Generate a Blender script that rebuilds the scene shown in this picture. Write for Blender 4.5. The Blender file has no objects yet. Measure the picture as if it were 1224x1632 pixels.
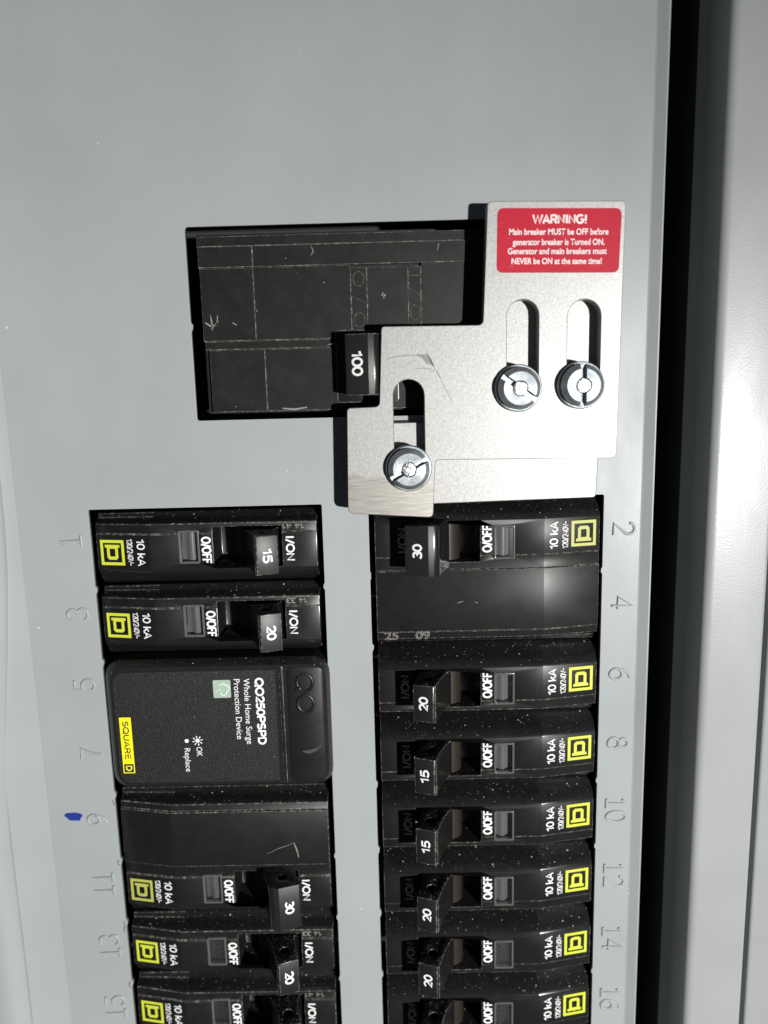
import bpy, bmesh, math, random
from mathutils import Matrix, Vector

# ------------------------------------------------------------------ camera, world, light, exposure
S = 0.001                       # everything below is written in millimetres
SC = bpy.context.scene
COL = SC.collection
random.seed(7)

cam_d = bpy.data.cameras.new('camera')
cam = bpy.data.objects.new('camera', cam_d)
COL.objects.link(cam)
SC.camera = cam
cam_d.sensor_fit = 'AUTO'
cam_d.sensor_width = 36.0
cam_d.lens = 1226.0 / 1632.0 * 36.0
cam_d.clip_start = 0.005
cam_d.clip_end = 20.0
RM = [[0.99967483, 0.02485646, 0.00569031],
      [-0.02351407, 0.98492252, -0.17139053],
      [-0.00986468, 0.17120100, 0.98518674]]
right = Vector((RM[0][0], RM[0][2], -RM[0][1]))
down = Vector((RM[1][0], RM[1][2], -RM[1][1]))
fwd = Vector((RM[2][0], RM[2][2], -RM[2][1]))
m = Matrix.Identity(4)
for i in range(3):
    m[i][0] = right[i]
    m[i][1] = -down[i]
    m[i][2] = -fwd[i]
m.translation = Vector((0, -188.25 * S, 0))
cam.matrix_world = m
cam_d.dof.use_dof = True
cam_d.dof.focus_distance = 190 * S
cam_d.dof.aperture_fstop = 9.0

world = bpy.data.worlds.new('World')
SC.world = world
world.use_nodes = True
bg = world.node_tree.nodes['Background']
bg.inputs[0].default_value = (0.68, 0.82, 1.0, 1)
bg.inputs[1].default_value = 0.036


def lamp(name, loc, target, power, size, color=(1, 1, 1)):
    d = bpy.data.lights.new(name, 'SPOT')
    d.shadow_soft_size = size / 2 * S
    d.spot_size = math.radians(56)
    d.spot_blend = 1.0
    d.energy = power
    d.color = color
    o = bpy.data.objects.new(name, d)
    COL.objects.link(o)
    o.location = Vector((loc[0] * S, -loc[2] * S, loc[1] * S))
    t = Vector((target[0] * S, -target[2] * S, target[1] * S))
    o.rotation_euler = (t - o.location).to_track_quat('-Z', 'Y').to_euler()
    return o


# one small hand-held work lamp to the side of the phone: (x, z, height over the cover)
lamp('work_lamp', (405, -95, 800), (-150, -170, 0), 57.0, 22, (1.0, 0.99, 0.965))

SC.view_settings.view_transform = 'Standard'
SC.view_settings.look = 'None'
SC.view_settings.gamma = 1.0
SC.view_settings.exposure = 0.0
SC.render.engine = 'CYCLES'
SC.cycles.max_bounces = 8


# ------------------------------------------------------------------ materials
class NT:
    def __init__(self, name):
        self.mat = bpy.data.materials.new(name)
        self.mat.use_nodes = True
        self.t = self.mat.node_tree
        self.b = self.t.nodes['Principled BSDF']
        self.out = self.t.nodes['Material Output']

    def n(self, typ, **kw):
        nd = self.t.nodes.new(typ)
        for k, v in kw.items():
            setattr(nd, k, v)
        return nd

    def l(self, a, b):
        self.t.links.new(a, b)

    def coord(self, scale=1.0, vary=True, stretch=(1, 1, 1)):
        """object coordinates in mm (times scale), shifted at random per object"""
        tc = self.n('ShaderNodeTexCoord')
        mp = self.n('ShaderNodeMapping')
        mp.inputs['Scale'].default_value = [1000 * scale * s for s in stretch]
        self.l(tc.outputs['Object'], mp.inputs['Vector'])
        if vary:
            oi = self.n('ShaderNodeObjectInfo')
            ml = self.n('ShaderNodeMath', operation='MULTIPLY')
            ml.inputs[1].default_value = 913.0
            self.l(oi.outputs['Random'], ml.inputs[0])
            self.l(ml.outputs[0], mp.inputs['Location'])
        return mp.outputs['Vector']

    def noise(self, vec, scale, detail=3, rough=0.5):
        nd = self.n('ShaderNodeTexNoise')
        nd.inputs['Scale'].default_value = scale
        nd.inputs['Detail'].default_value = detail
        nd.inputs['Roughness'].default_value = rough
        self.l(vec, nd.inputs['Vector'])
        return nd.outputs['Fac']

    def ramp(self, fac, lo, hi, a=0.0, b=1.0):
        nd = self.n('ShaderNodeMapRange')
        nd.inputs['From Min'].default_value = lo
        nd.inputs['From Max'].default_value = hi
        nd.inputs['To Min'].default_value = a
        nd.inputs['To Max'].default_value = b
        self.l(fac, nd.inputs['Value'])
        return nd.outputs['Result']

    def math(self, op, a, b):
        nd = self.n('ShaderNodeMath', operation=op)
        for i, v in enumerate((a, b)):
            if isinstance(v, (int, float)):
                nd.inputs[i].default_value = v
            else:
                self.l(v, nd.inputs[i])
        return nd.outputs[0]

    def mix(self, fac, a, b):
        nd = self.n('ShaderNodeMix', data_type='RGBA')
        if isinstance(fac, (int, float)):
            nd.inputs['Factor'].default_value = fac
        else:
            self.l(fac, nd.inputs['Factor'])
        for key, v in (('A', a), ('B', b)):
            s = [i for i in nd.inputs if i.name == key and i.type == 'RGBA'][0]
            if isinstance(v, tuple):
                s.default_value = (*v, 1)
            else:
                self.l(v, s)
        return [o for o in nd.outputs if o.type == 'RGBA'][0]

    def bump(self, height, strength, dist):
        nd = self.n('ShaderNodeBump')
        nd.inputs['Strength'].default_value = strength
        nd.inputs['Distance'].default_value = dist * S
        self.l(height, nd.inputs['Height'])
        self.l(nd.outputs[0], self.b.inputs['Normal'])

    def specks(self, vec, scale, keep, rmax):
        """mask of small scattered grains: vec in mm, cells of 1/scale mm"""
        nd = self.n('ShaderNodeTexVoronoi')
        nd.inputs['Scale'].default_value = scale
        self.l(vec, nd.inputs['Vector'])
        sep = self.n('ShaderNodeSeparateColor')
        self.l(nd.outputs['Color'], sep.inputs[0])
        r = self.ramp(sep.outputs[0], 1 - keep, 1.0, 0.0, rmax)
        d = self.math('SUBTRACT', r, nd.outputs['Distance'])
        return self.ramp(d, 0.0, 0.08)

    def set(self, **kw):
        for k, v in kw.items():
            s = self.b.inputs[k.replace('_', ' ')]
            if isinstance(v, tuple):
                s.default_value = (*v, 1)
            elif isinstance(v, (int, float)):
                s.default_value = v
            else:
                self.l(v, s)
        return self

    def upmask(self):
        g = self.n('ShaderNodeNewGeometry')
        sep = self.n('ShaderNodeSeparateXYZ')
        self.l(g.outputs['Normal'], sep.inputs[0])
        return self.ramp(sep.outputs['Z'], 0.25, 0.75)


def paint(name, col, rough, peel=0.5, speck=0.012):
    k = NT(name)
    v = k.coord(1, False)
    big = k.noise(v, 0.03, 4)
    c = k.mix(k.ramp(big, 0.3, 0.7), tuple(x * 0.95 for x in col), tuple(x * 1.05 for x in col))
    fine = k.specks(v, 0.55, speck, 0.16)
    c = k.mix(fine, c, (0.75, 0.74, 0.70))
    sm = k.noise(k.coord(1, False, (1, 1, 0.35)), 0.12, 5)
    k.set(Base_Color=c, Roughness=k.ramp(sm, 0.3, 0.75, rough - 0.06, rough + 0.07), Specular_IOR_Level=0.36)
    k.bump(k.noise(v, 2.4, 2), peel, 0.022)
    return k.mat


def plastic(name, col, rough, dust_up=0.25, dust_all=0.03, smudge=0.5, grain=0.12, spec=0.4):
    k = NT(name)
    v = k.coord(1)
    up = k.upmask()
    g1 = k.specks(v, 1.5, dust_up, 0.34)
    g3 = k.specks(v, 3.4, dust_up, 0.36)
    g1 = k.math('MULTIPLY', k.math('MAXIMUM', g1, g3), up)
    g2 = k.specks(v, 0.8, dust_all, 0.13)
    film = k.math('MULTIPLY', k.ramp(k.noise(v, 0.25, 5, 0.65), 0.42, 0.8), smudge)
    c = k.mix(film, col, tuple(x * 1.8 + 0.008 for x in col))
    haze = k.math('MULTIPLY', k.math('MULTIPLY', up, k.ramp(k.noise(v, 0.9, 5, 0.7), 0.5, 0.8)), 0.05)
    c = k.mix(haze, c, (0.30, 0.29, 0.26))
    c = k.mix(g1, c, (0.62, 0.60, 0.55))
    c = k.mix(g2, c, (0.5, 0.49, 0.46))
    r = k.ramp(k.noise(v, 0.18, 5, 0.6), 0.3, 0.75, rough - 0.03, rough + 0.05)
    k.set(Base_Color=c, Roughness=r, Specular_IOR_Level=spec)
    k.bump(k.noise(v, 5.0, 2), grain, 0.02)
    return k.mat


def edge(name, base, worn, amount):  # bevel colour: wear plus edge highlights put into the tone
    k = NT(name)
    v = k.coord(1)
    f = k.ramp(k.noise(v, 0.9, 6, 0.75), 0.62 - amount, 0.72 - amount * 0.6)
    k.set(Base_Color=k.mix(f, base, worn), Roughness=0.24)
    return k.mat


def flat(name, col, rough=0.5, wear=0.0, wearcol=(0.015, 0.015, 0.015)):
    k = NT(name)
    v = k.coord(1)
    if wear:
        f = k.ramp(k.noise(v, 1.3, 6, 0.7), 0.70 - wear * 0.2, 0.74 - wear * 0.2)
        k.set(Base_Color=k.mix(f, col, wearcol), Roughness=rough)
    else:
        c = k.mix(k.noise(v, 0.8, 3), tuple(x * 0.92 for x in col), tuple(min(1, x * 1.06) for x in col))
        k.set(Base_Color=c, Roughness=rough)
    return k.mat


M = {}
GREY = (0.312, 0.336, 0.340)
M['cover'] = paint('grey_panel_paint', GREY, 0.40, 0.9, 0.02)
M['trim'] = paint('grey_trim_paint', (0.315, 0.328, 0.332), 0.33, 1.0, 0.012)
M['lip'] = flat('edge_highlight_paint', (0.52, 0.52, 0.48), 0.35)  # paler than the cover paint: highlight on the window edges put into the colour
M['rust'] = flat('rusty_chip', (0.16, 0.11, 0.065), 0.7)
M['cavity'] = flat('shade_and_print_black', (0.02, 0.02, 0.021), 0.7)  # near black: shade inside the box put into the colour; also black print
M['black'] = plastic('black_breaker_plastic', (0.0095, 0.0093, 0.009), 0.35, 0.06, 0.02, 0.2)
M['handle'] = plastic('black_handle_plastic', (0.008, 0.0078, 0.0075), 0.36, 0.34, 0.012, 0.12, spec=0.3)
M['gloss'] = plastic('polished_black_edge', (0.012, 0.0118, 0.0115), 0.17, 0.05, 0.01, 0.1, spec=0.6)
M['handle_face'] = flat('handle_face_plastic', (0.011, 0.0105, 0.010), 0.46)
M['main'] = plastic('main_breaker_plastic', (0.009, 0.009, 0.0088), 0.40, 0.12, 0.06, 0.5, spec=0.3)
M['edge'] = edge('worn_highlit_black_edge', (0.04, 0.038, 0.036), (0.26, 0.25, 0.23), 0.13)
M['main_edge'] = edge('worn_highlit_main_edge', (0.10, 0.098, 0.09), (0.40, 0.39, 0.345), 0.14)
M['drum'] = flat('brown_black_drum', (0.022, 0.0175, 0.0125), 0.38)
M['white'] = flat('white_print', (0.78, 0.78, 0.78), 0.5, 0.10)
M['yellow'] = flat('yellow_green_print', (0.58, 0.63, 0.05), 0.45, 0.22)
M['yellow_glare_faded'] = flat('glare_faded_yellow_print', (0.42, 0.44, 0.09), 0.5, 0.25)  # lamp glare and some fading put into the print colour
M['yellow_label'] = flat('yellow_label', (0.86, 0.80, 0.01), 0.4)
M['code'] = flat('grey_mould_code', (0.22, 0.21, 0.19), 0.4)
M['scuff'] = flat('pale_scuff', (0.22, 0.215, 0.20), 0.5, 0.6)
M['scuff_faint'] = flat('faint_scuff', (0.05, 0.049, 0.047), 0.5, 0.7)
M['ink'] = flat('blue_ink', (0.016, 0.035, 0.22), 0.35, 0.12, (0.05, 0.10, 0.38))
M['green_icon'] = flat('pale_green_icon', (0.34, 0.42, 0.36), 0.45)
M['mint'] = flat('mint_print', (0.66, 0.88, 0.72), 0.45)
M['sticker_text'] = flat('sticker_text', (0.85, 0.74, 0.74), 0.5)
M['flag'] = flat('grey_trip_flag', (0.20, 0.20, 0.20), 0.25)


def red_sticker():
    k = NT('red_sticker')
    v = k.coord(1, False)
    st = k.noise(k.coord(1, False, (0.12, 1, 1.6)), 2.2, 4, 0.6)
    f = k.math('MULTIPLY', k.ramp(st, 0.66, 0.72), 0.35)
    c = k.mix(k.noise(v, 0.25, 4), (0.43, 0.006, 0.024), (0.49, 0.010, 0.032))
    k.set(Base_Color=k.mix(f, c, (0.72, 0.25, 0.28)), Roughness=0.5, Specular_IOR_Level=0.2)
    return k.mat


M['sticker'] = red_sticker()


def alu(name, worn):
    k = NT(name)
    v = k.coord(1, False)
    gr = k.noise(v, 2.3, 3, 0.65)
    c = k.mix(k.ramp(gr, 0.32, 0.68), (0.31, 0.306, 0.298), (0.44, 0.434, 0.424))
    met, ro = 0.36, 0.44
    if worn:
        tc = k.n('ShaderNodeTexCoord')
        sep = k.n('ShaderNodeSeparateXYZ')
        k.l(tc.outputs['Object'], sep.inputs[0])
        wob = k.ramp(k.noise(k.coord(1, False, (1, 1, 0.4)), 0.5, 5, 0.6), 0.3, 0.7, -0.0011, 0.0011)
        sl = k.math('MULTIPLY', sep.outputs['X'], 0.11)
        zz = k.math('ADD', k.math('ADD', sep.outputs['Z'], wob), sl)
        zone = k.ramp(zz, -0.0236, -0.0228, 1.0, 0.0)
        st = k.noise(k.coord(1, False, (0.10, 1, 2.4)), 1.6, 5, 0.6)
        bc = k.mix(k.ramp(st, 0.3, 0.72), (0.27, 0.255, 0.23), (0.50, 0.48, 0.44))
        c = k.mix(zone, c, bc)
        k.set(Metallic=k.ramp(zone, 0, 1, met, 0.8), Roughness=k.ramp(zone, 0, 1, ro, 0.38))
        h = k.n('ShaderNodeMix')
        k.l(zone, h.inputs['Factor'])
        k.l(gr, h.inputs[2])
        k.l(st, h.inputs[3])
        k.bump(h.outputs[0], 0.35, 0.06)
    else:
        k.set(Metallic=met, Roughness=ro)
        k.bump(gr, 0.35, 0.06)
    k.set(Base_Color=c)
    return k.mat


M['alu'] = alu('bead_blasted_aluminium', False)
M['alu_worn'] = alu('bead_blasted_aluminium_worn', True)
k = NT('aluminium_edge')
k.set(Base_Color=(0.12, 0.116, 0.108), Metallic=0.4, Roughness=0.6)
M['alu_edge'] = k.mat
k = NT('grey_scratch')
k.set(Base_Color=k.mix(k.noise(k.coord(1), 1.5, 4), (0.14, 0.14, 0.143), (0.30, 0.297, 0.295)), Metallic=0.4, Roughness=0.4)
M['scratch'] = k.mat
k = NT('zinc_plate')
v = k.coord(1)
tcn = k.n('ShaderNodeTexCoord')
wv = k.n('ShaderNodeTexWave', wave_type='RINGS', rings_direction='Y')
wv.inputs['Scale'].default_value = 2600.0
wv.inputs['Distortion'].default_value = 1.2
k.l(tcn.outputs['Object'], wv.inputs['Vector'])
c = k.mix(k.ramp(k.noise(v, 0.6, 4), 0.3, 0.7), (0.29, 0.325, 0.36), (0.45, 0.475, 0.49))
k.set(Base_Color=c, Metallic=0.85, Roughness=k.ramp(k.noise(v, 1.5, 3), 0.3, 0.7, 0.36, 0.5))
k.bump(wv.outputs['Fac'], 0.5, 0.03)
M['zinc'] = k.mat
k = NT('zinc_core')
v = k.coord(1)
k.set(Base_Color=(0.5, 0.51, 0.52), Metallic=0.85, Roughness=0.30)
k.bump(k.noise(v, 1.6, 3), 0.8, 0.25)
M['core'] = k.mat

# clear trip window: transparent sheet with a fresnel reflection
k = NT('clear_window')
tr = k.n('ShaderNodeBsdfTransparent')
tr.inputs[0].default_value = (0.86, 0.86, 0.87, 1)
gl = k.n('ShaderNodeBsdfGlossy')
gl.inputs['Roughness'].default_value = 0.16
fr = k.n('ShaderNodeFresnel')
fr.inputs[0].default_value = 1.6
ms = k.n('ShaderNodeMixShader')
k.l(fr.outputs[0], ms.inputs[0])
k.l(tr.outputs[0], ms.inputs[1])
k.l(gl.outputs[0], ms.inputs[2])
k.l(ms.outputs[0], k.out.inputs['Surface'])
M['clear'] = k.mat
k = NT('clear_rim')
k.set(Base_Color=(0.10, 0.097, 0.093), Roughness=0.16)
M['rim'] = k.mat


# ------------------------------------------------------------------ helpers
def P(x, z, h):
    return Vector((x * S, -h * S, z * S))


def finish(me, smooth=32):
    n = len(me.polygons)
    me.polygons.foreach_set('use_smooth', [True] * n)
    me.set_sharp_from_angle(angle=math.radians(smooth))
    me.update()


def obj(name, me, mats, parent=None, smooth=32):
    if isinstance(me, bmesh.types.BMesh):
        b = me
        me = bpy.data.meshes.new(name)
        b.to_mesh(me)
        b.free()
    if smooth:
        finish(me, smooth)
    if not isinstance(mats, (list, tuple)):
        mats = [mats]
    for mm in mats:
        if isinstance(mm, str):
            mm = M[mm]
        me.materials.append(mm)
    o = bpy.data.objects.new(name, me)
    COL.objects.link(o)
    if parent:
        o.parent = parent
    return o


def thing(name, label, cat, loc=(0, 0, 0), flip=False, group=None):
    o = bpy.data.objects.new(name, None)
    o.empty_display_size = 0.01
    COL.objects.link(o)
    o.location = P(*loc)
    if flip:
        o.rotation_euler = (0, math.pi, 0)
    tag(o, label, cat, group)
    return o


def tag(o, label, cat, group=None):
    o['label'] = label
    o['category'] = cat
    if group:
        o['group'] = group


def bevel(bm, width, ang=28, seg=2, mat=1, pick=None):
    bmesh.ops.remove_doubles(bm, verts=bm.verts, dist=1e-6)
    bmesh.ops.dissolve_limit(bm, angle_limit=math.radians(0.6), verts=bm.verts, edges=bm.edges)
    bm.normal_update()
    es = [e for e in bm.edges if len(e.link_faces) == 2 and e.calc_face_angle(0) > math.radians(ang)
          and (pick is None or pick(e))]
    bmesh.ops.bevel(bm, geom=es, offset=width * S, offset_type='OFFSET', segments=seg, profile=0.5,
                    affect='EDGES', clamp_overlap=True, material=mat)


def boolean(me, cutters, keep_mats=False):
    """difference of a mesh with cutter meshes"""
    o = bpy.data.objects.new('tmp', me)
    COL.objects.link(o)
    cs = []
    for c in cutters:
        co = bpy.data.objects.new('tmpc', c)
        COL.objects.link(co)
        cs.append(co)
        md = o.modifiers.new('b', 'BOOLEAN')
        md.operation = 'DIFFERENCE'
        md.solver = 'EXACT'
        md.object = co
    dg = bpy.context.evaluated_depsgraph_get()
    dg.update()
    res = bpy.data.meshes.new_from_object(o.evaluated_get(dg))
    for x in cs + [o]:
        bpy.data.objects.remove(x)
    return res


def to_mesh(bm, name='m'):
    me = bpy.data.meshes.new(name)
    bm.to_mesh(me)
    bm.free()
    return me


def from_mesh(me):
    bm = bmesh.new()
    bm.from_mesh(me)
    return bm


def add_box(bm, x0, x1, z0, z1, h0, h1):
    vs = [bm.verts.new(P(x, z, h)) for h in (h0, h1) for (x, z) in ((x0, z0), (x1, z0), (x1, z1), (x0, z1))]
    for q in ((3, 2, 1, 0), (4, 5, 6, 7), (0, 1, 5, 4), (1, 2, 6, 5), (2, 3, 7, 6), (3, 0, 4, 7)):
        bm.faces.new([vs[i] for i in q])
    return bm


def box(*a):
    bm = bmesh.new()
    add_box(bm, *a)
    bmesh.ops.recalc_face_normals(bm, faces=bm.faces)
    return bm


def loft(sections, caps=True):
    """list of rings of vectors"""
    bm = bmesh.new()
    rings = [[bm.verts.new(v) for v in s] for s in sections]
    n = len(rings[0])
    for a, b in zip(rings, rings[1:]):
        for i in range(n):
            j = (i + 1) % n
            bm.faces.new((a[i], a[j], b[j], b[i]))
    if caps:
        bm.faces.new(rings[0][::-1])
        bm.faces.new(rings[-1])
    bmesh.ops.recalc_face_normals(bm, faces=bm.faces)
    return bm


def rpoly(pts, seg=6):
    """polygon with a radius on each corner: (x, y, r)"""
    out = []
    n = len(pts)
    for i in range(n):
        p = Vector(pts[i][:2])
        r = pts[i][2] if len(pts[i]) > 2 else 0
        if r <= 0:
            out.append(tuple(p))
            continue
        a = Vector(pts[i - 1][:2]) - p
        b = Vector(pts[(i + 1) % n][:2]) - p
        ang = a.angle(b)
        t = min(r / math.tan(ang / 2), a.length * 0.49, b.length * 0.49)
        p0 = p + a.normalized() * t
        p1 = p + b.normalized() * t
        for s in range(seg + 1):
            u = s / seg
            q = p0 * (1 - u) ** 2 + p * 2 * u * (1 - u) + p1 * u * u
            out.append(tuple(q))
    return out


def rrect(x0, x1, z0, z1, r, seg=6):
    return rpoly([(x0, z0, r), (x1, z0, r), (x1, z1, r), (x0, z1, r)], seg)


def stadium(cx, z0, z1, w, seg=10):
    r = w / 2
    pts = []
    for i in range(seg + 1):
        a = math.pi * i / seg
        pts.append((cx + r * math.cos(a), z1 - r + r * math.sin(a)))
    for i in range(seg + 1):
        a = math.pi + math.pi * i / seg
        pts.append((cx + r * math.cos(a), z0 + r + r * math.sin(a)))
    return pts


def sheet(polys, h0, h1, bev=0.0, seg=2, mat=1, both=False):
    """solid from 2D outlines (first is the outside, the rest holes), h0..h1"""
    cu = bpy.data.curves.new('c', 'CURVE')
    cu.dimensions = '2D'
    cu.fill_mode = 'BOTH'
    for p in polys:
        sp = cu.splines.new('POLY')
        sp.points.add(len(p) - 1)
        for i, q in enumerate(p):
            sp.points[i].co = (q[0], q[1], 0, 1)
        sp.use_cyclic_u = True
    cu.extrude = (h1 - h0) / 2 if h1 > h0 else 0
    o = bpy.data.objects.new('c', cu)
    COL.objects.link(o)
    dg = bpy.context.evaluated_depsgraph_get()
    dg.update()
    me = bpy.data.meshes.new_from_object(o.evaluated_get(dg))
    bpy.data.objects.remove(o)
    bpy.data.curves.remove(cu)
    bm = from_mesh(me)
    bpy.data.meshes.remove(me)
    hm = (h0 + h1) / 2
    for v in bm.verts:
        x, y, z = v.co
        v.co = P(x, y, z + hm)
    bmesh.ops.remove_doubles(bm, verts=bm.verts, dist=1e-7)
    bmesh.ops.recalc_face_normals(bm, faces=bm.faces)
    if h1 <= h0:
        for f in bm.faces:
            if f.normal.y > 0:
                f.normal_flip()
    if bev:
        top = -h1 * S + 1e-6
        bevel(bm, bev, 50, seg, mat,
              None if both else (lambda e: all(v.co.y < top for v in e.verts)))
    return bm


CAPH = None


def glyphs(body, bold=0.0, outline=0.0):
    global CAPH

    def raw(s, b):
        cu = bpy.data.curves.new('t', 'FONT')
        cu.body = s
        cu.size = 1.0
        cu.resolution_u = 4
        cu.offset = b
        if outline and s == body:
            cu.fill_mode = 'NONE'
            cu.bevel_depth = outline
            cu.bevel_resolution = 1
        o = bpy.data.objects.new('t', cu)
        COL.objects.link(o)
        dg = bpy.context.evaluated_depsgraph_get()
        dg.update()
        me = bpy.data.meshes.new_from_object(o.evaluated_get(dg))
        bpy.data.objects.remove(o)
        bpy.data.curves.remove(cu)
        return me
    if CAPH is None:
        me = raw('H', 0)
        ys = [v.co.y for v in me.vertices]
        CAPH = max(ys) - min(ys)
    return raw(body, bold)


def A_(cx, cy, rx, ry, a0, a1, n=10):
    return [(cx + rx * math.cos(math.radians(a0 + (a1 - a0) * i / n)), cy + ry * math.sin(math.radians(a0 + (a1 - a0) * i / n))) for i in range(n + 1)]


FONT = {   # advance width, strokes (cap height 1): plain grotesque letters
    '0': (.60, [A_(.28, .5, .25, .46, 0, 360, 18)]),
    '1': (.46, [[(.04, .74), (.20, .80), (.30, .96), (.30, .0)]]),
    '2': (.60, [A_(.28, .69, .24, .27, 165, -35, 9) + [(.06, .05), (.54, .05)]]),
    '3': (.60, [A_(.26, .73, .22, .23, 150, -90, 9) + A_(.26, .27, .26, .23, 90, -155, 9)]),
    '4': (.60, [[(.42, 0), (.42, .95), (.03, .27), (.56, .27)]]),
    '5': (.60, [[(.50, .95), (.12, .95), (.07, .52)] + A_(.26, .33, .25, .29, 125, -150, 10)]),
    '/': (.42, [[(.03, -.05), (.36, 1.02)]]),
    'O': (.82, [A_(.38, .5, .34, .46, 0, 360, 20)]),
    'Q': (.84, [A_(.38, .5, .34, .46, 0, 360, 20), [(.44, .26), (.74, -.06)]]),
    'F': (.60, [[(.09, 0), (.09, .95), (.54, .95)], [(.09, .52), (.48, .52)]]),
    'E': (.64, [[(.55, .05), (.09, .05), (.09, .95), (.54, .95)], [(.09, .52), (.50, .52)]]),
    'N': (.76, [[(.08, 0), (.08, .93), (.60, .07), (.60, 1.0)]]),
    'I': (.30, [[(.12, 0), (.12, 1)]]),
    'k': (.58, [[(.07, 0), (.07, 1)], [(.48, .68), (.09, .28)], [(.22, .42), (.50, 0)]]),
    'A': (.72, [[(.02, 0), (.33, .97), (.64, 0)], [(.14, .32), (.52, .32)]]),
    'V': (.66, [[(.02, 1), (.31, .04), (.60, 1)]]),
    'W': (.98, [[(.02, 1), (.25, .04), (.46, .96), (.67, .04), (.90, 1)]]),
    '~': (.50, [[(.02, .40), (.12, .52), (.24, .48), (.32, .42), (.44, .54)]]),
    'P': (.66, [[(.09, 0), (.09, .95), (.36, .95)] + A_(.36, .70, .22, .25, 90, -90, 8) + [(.09, .45)]]),
    'R': (.72, [[(.09, 0), (.09, .95), (.38, .95)] + A_(.38, .71, .22, .24, 90, -90, 8) + [(.09, .47)], [(.38, .47), (.62, 0)]]),
    'S': (.66, [A_(.30, .725, .23, .225, 30, 270, 10) + A_(.30, .275, .25, .225, 90, -150, 10)]),
    'D': (.74, [[(.09, .05), (.09, .95), (.30, .95)] + A_(.30, .5, .32, .45, 90, -90, 12) + [(.09, .05)]]),
    'U': (.74, [[(.08, 1), (.08, .36)] + A_(.34, .32, .26, .28, 180, 360, 10) + [(.60, 1)]]),
    'G': (.80, [A_(.38, .5, .34, .46, 45, 335, 16) + [(.70, .46), (.42, .46)]]),
    '!': (.30, [[(.12, .28), (.12, 1)], [(.12, 0), (.12, .13)]]),
    ' ': (.34, []),
}


def strokes(body, w, cap):
    """centre lines of a line of print, middle at the origin"""
    x = 0.0
    out = []
    for c in body:
        adv, ls = FONT[c]
        for ln in ls:
            out.append([(a + x, b) for a, b in ln])
        x += adv
    xs = [a for l in out for a, b in l]
    m0, m1 = min(xs), max(xs)
    k = w / (m1 - m0)
    return [[((a - (m0 + m1) / 2) * k, (b - 0.5) * cap) for a, b in l] for l in out]


def print_line(name, body, w, cap, at, rot=0, slope=0, mat='white', parent=None, weight=0.15, relief=0.05):
    """printed line in a plain grotesque: flat ribbons along the strokes"""
    cu = bpy.data.curves.new('c', 'CURVE')
    cu.dimensions = '3D'
    cu.bevel_depth = weight * cap / 2
    cu.bevel_resolution = 1
    cu.use_fill_caps = True
    for ln in strokes(body, w - weight * cap, cap * (1 - weight * 0.5)):
        sp = cu.splines.new('POLY')
        cyc = (abs(ln[0][0] - ln[-1][0]) + abs(ln[0][1] - ln[-1][1])) < 1e-6
        if cyc:
            ln = ln[:-1]
        sp.points.add(len(ln) - 1)
        for i, q in enumerate(ln):
            sp.points[i].co = (q[0], q[1], 0, 1)
        sp.use_cyclic_u = cyc
    o = bpy.data.objects.new('c', cu)
    COL.objects.link(o)
    dg = bpy.context.evaluated_depsgraph_get()
    dg.update()
    me = bpy.data.meshes.new_from_object(o.evaluated_get(dg))
    bpy.data.objects.remove(o)
    bpy.data.curves.remove(cu)
    cr, sr = math.cos(math.radians(rot)), math.sin(math.radians(rot))
    cp, sp_ = math.cos(math.radians(slope)), math.sin(math.radians(slope))
    for v in me.vertices:
        a, b, c = v.co
        a, b = a * cr - b * sr, a * sr + b * cr
        c = c / (weight * cap / 2) * relief
        v.co = P(at[0] + a * cp + c * sp_, at[1] + b, at[2] - a * sp_ + c * cp)
    return obj(name, me, mat, parent, 60)


def lettering(name, body, w, cap, at, rot=0, slope=0, mat='white', parent=None, bold=0.012, outline=0, keep_mesh=None):
    """flat print: w = length, cap = capital height, at = (x, z, h) of its middle; rot = turn in the plane (degrees),
    slope = fall of the surface along +x (degrees)"""
    me = glyphs(body, bold, outline)
    xs = [v.co.x for v in me.vertices]
    sx = w / (max(xs) - min(xs))
    mx = (max(xs) + min(xs)) / 2
    sy = cap / CAPH
    cr, sr = math.cos(math.radians(rot)), math.sin(math.radians(rot))
    cp, sp = math.cos(math.radians(slope)), math.sin(math.radians(slope))
    for v in me.vertices:
        a = (v.co.x - mx) * sx
        b = (v.co.y - CAPH / 2) * sy
        a, b = a * cr - b * sr, a * sr + b * cr
        c = v.co.z * sy
        v.co = P(at[0] + a * cp + c * sp, at[1] + b, at[2] - a * sp + c * cp)
    o = obj(name, me, mat, parent, 0)
    return o


def strip(name, pts, width, h, mat, parent=None, slope=None):
    """thin tapered mark lying on a surface"""
    bm = bmesh.new()
    prev = None
    n = len(pts)
    for i, p in enumerate(pts):
        a = Vector(pts[max(0, i - 1)][:2])
        b = Vector(pts[min(n - 1, i + 1)][:2])
        d = (b - a).normalized()
        nn = Vector((-d.y, d.x))
        w = p[2] if len(p) > 2 else width * (0.25 + 0.75 * math.sin(math.pi * (i + 0.5) / n))
        q = Vector(p[:2])
        hh = h(q.x) if callable(h) else h
        v0 = bm.verts.new(P(*(q + nn * w / 2), hh))
        v1 = bm.verts.new(P(*(q - nn * w / 2), hh))
        if prev:
            f = bm.faces.new((prev[0], prev[1], v1, v0))
        prev = (v0, v1)
    bm.normal_update()
    for f in bm.faces:
        if f.normal.y > 0:
            f.normal_flip()
    return obj(name, bm, mat, parent, 0)


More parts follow.
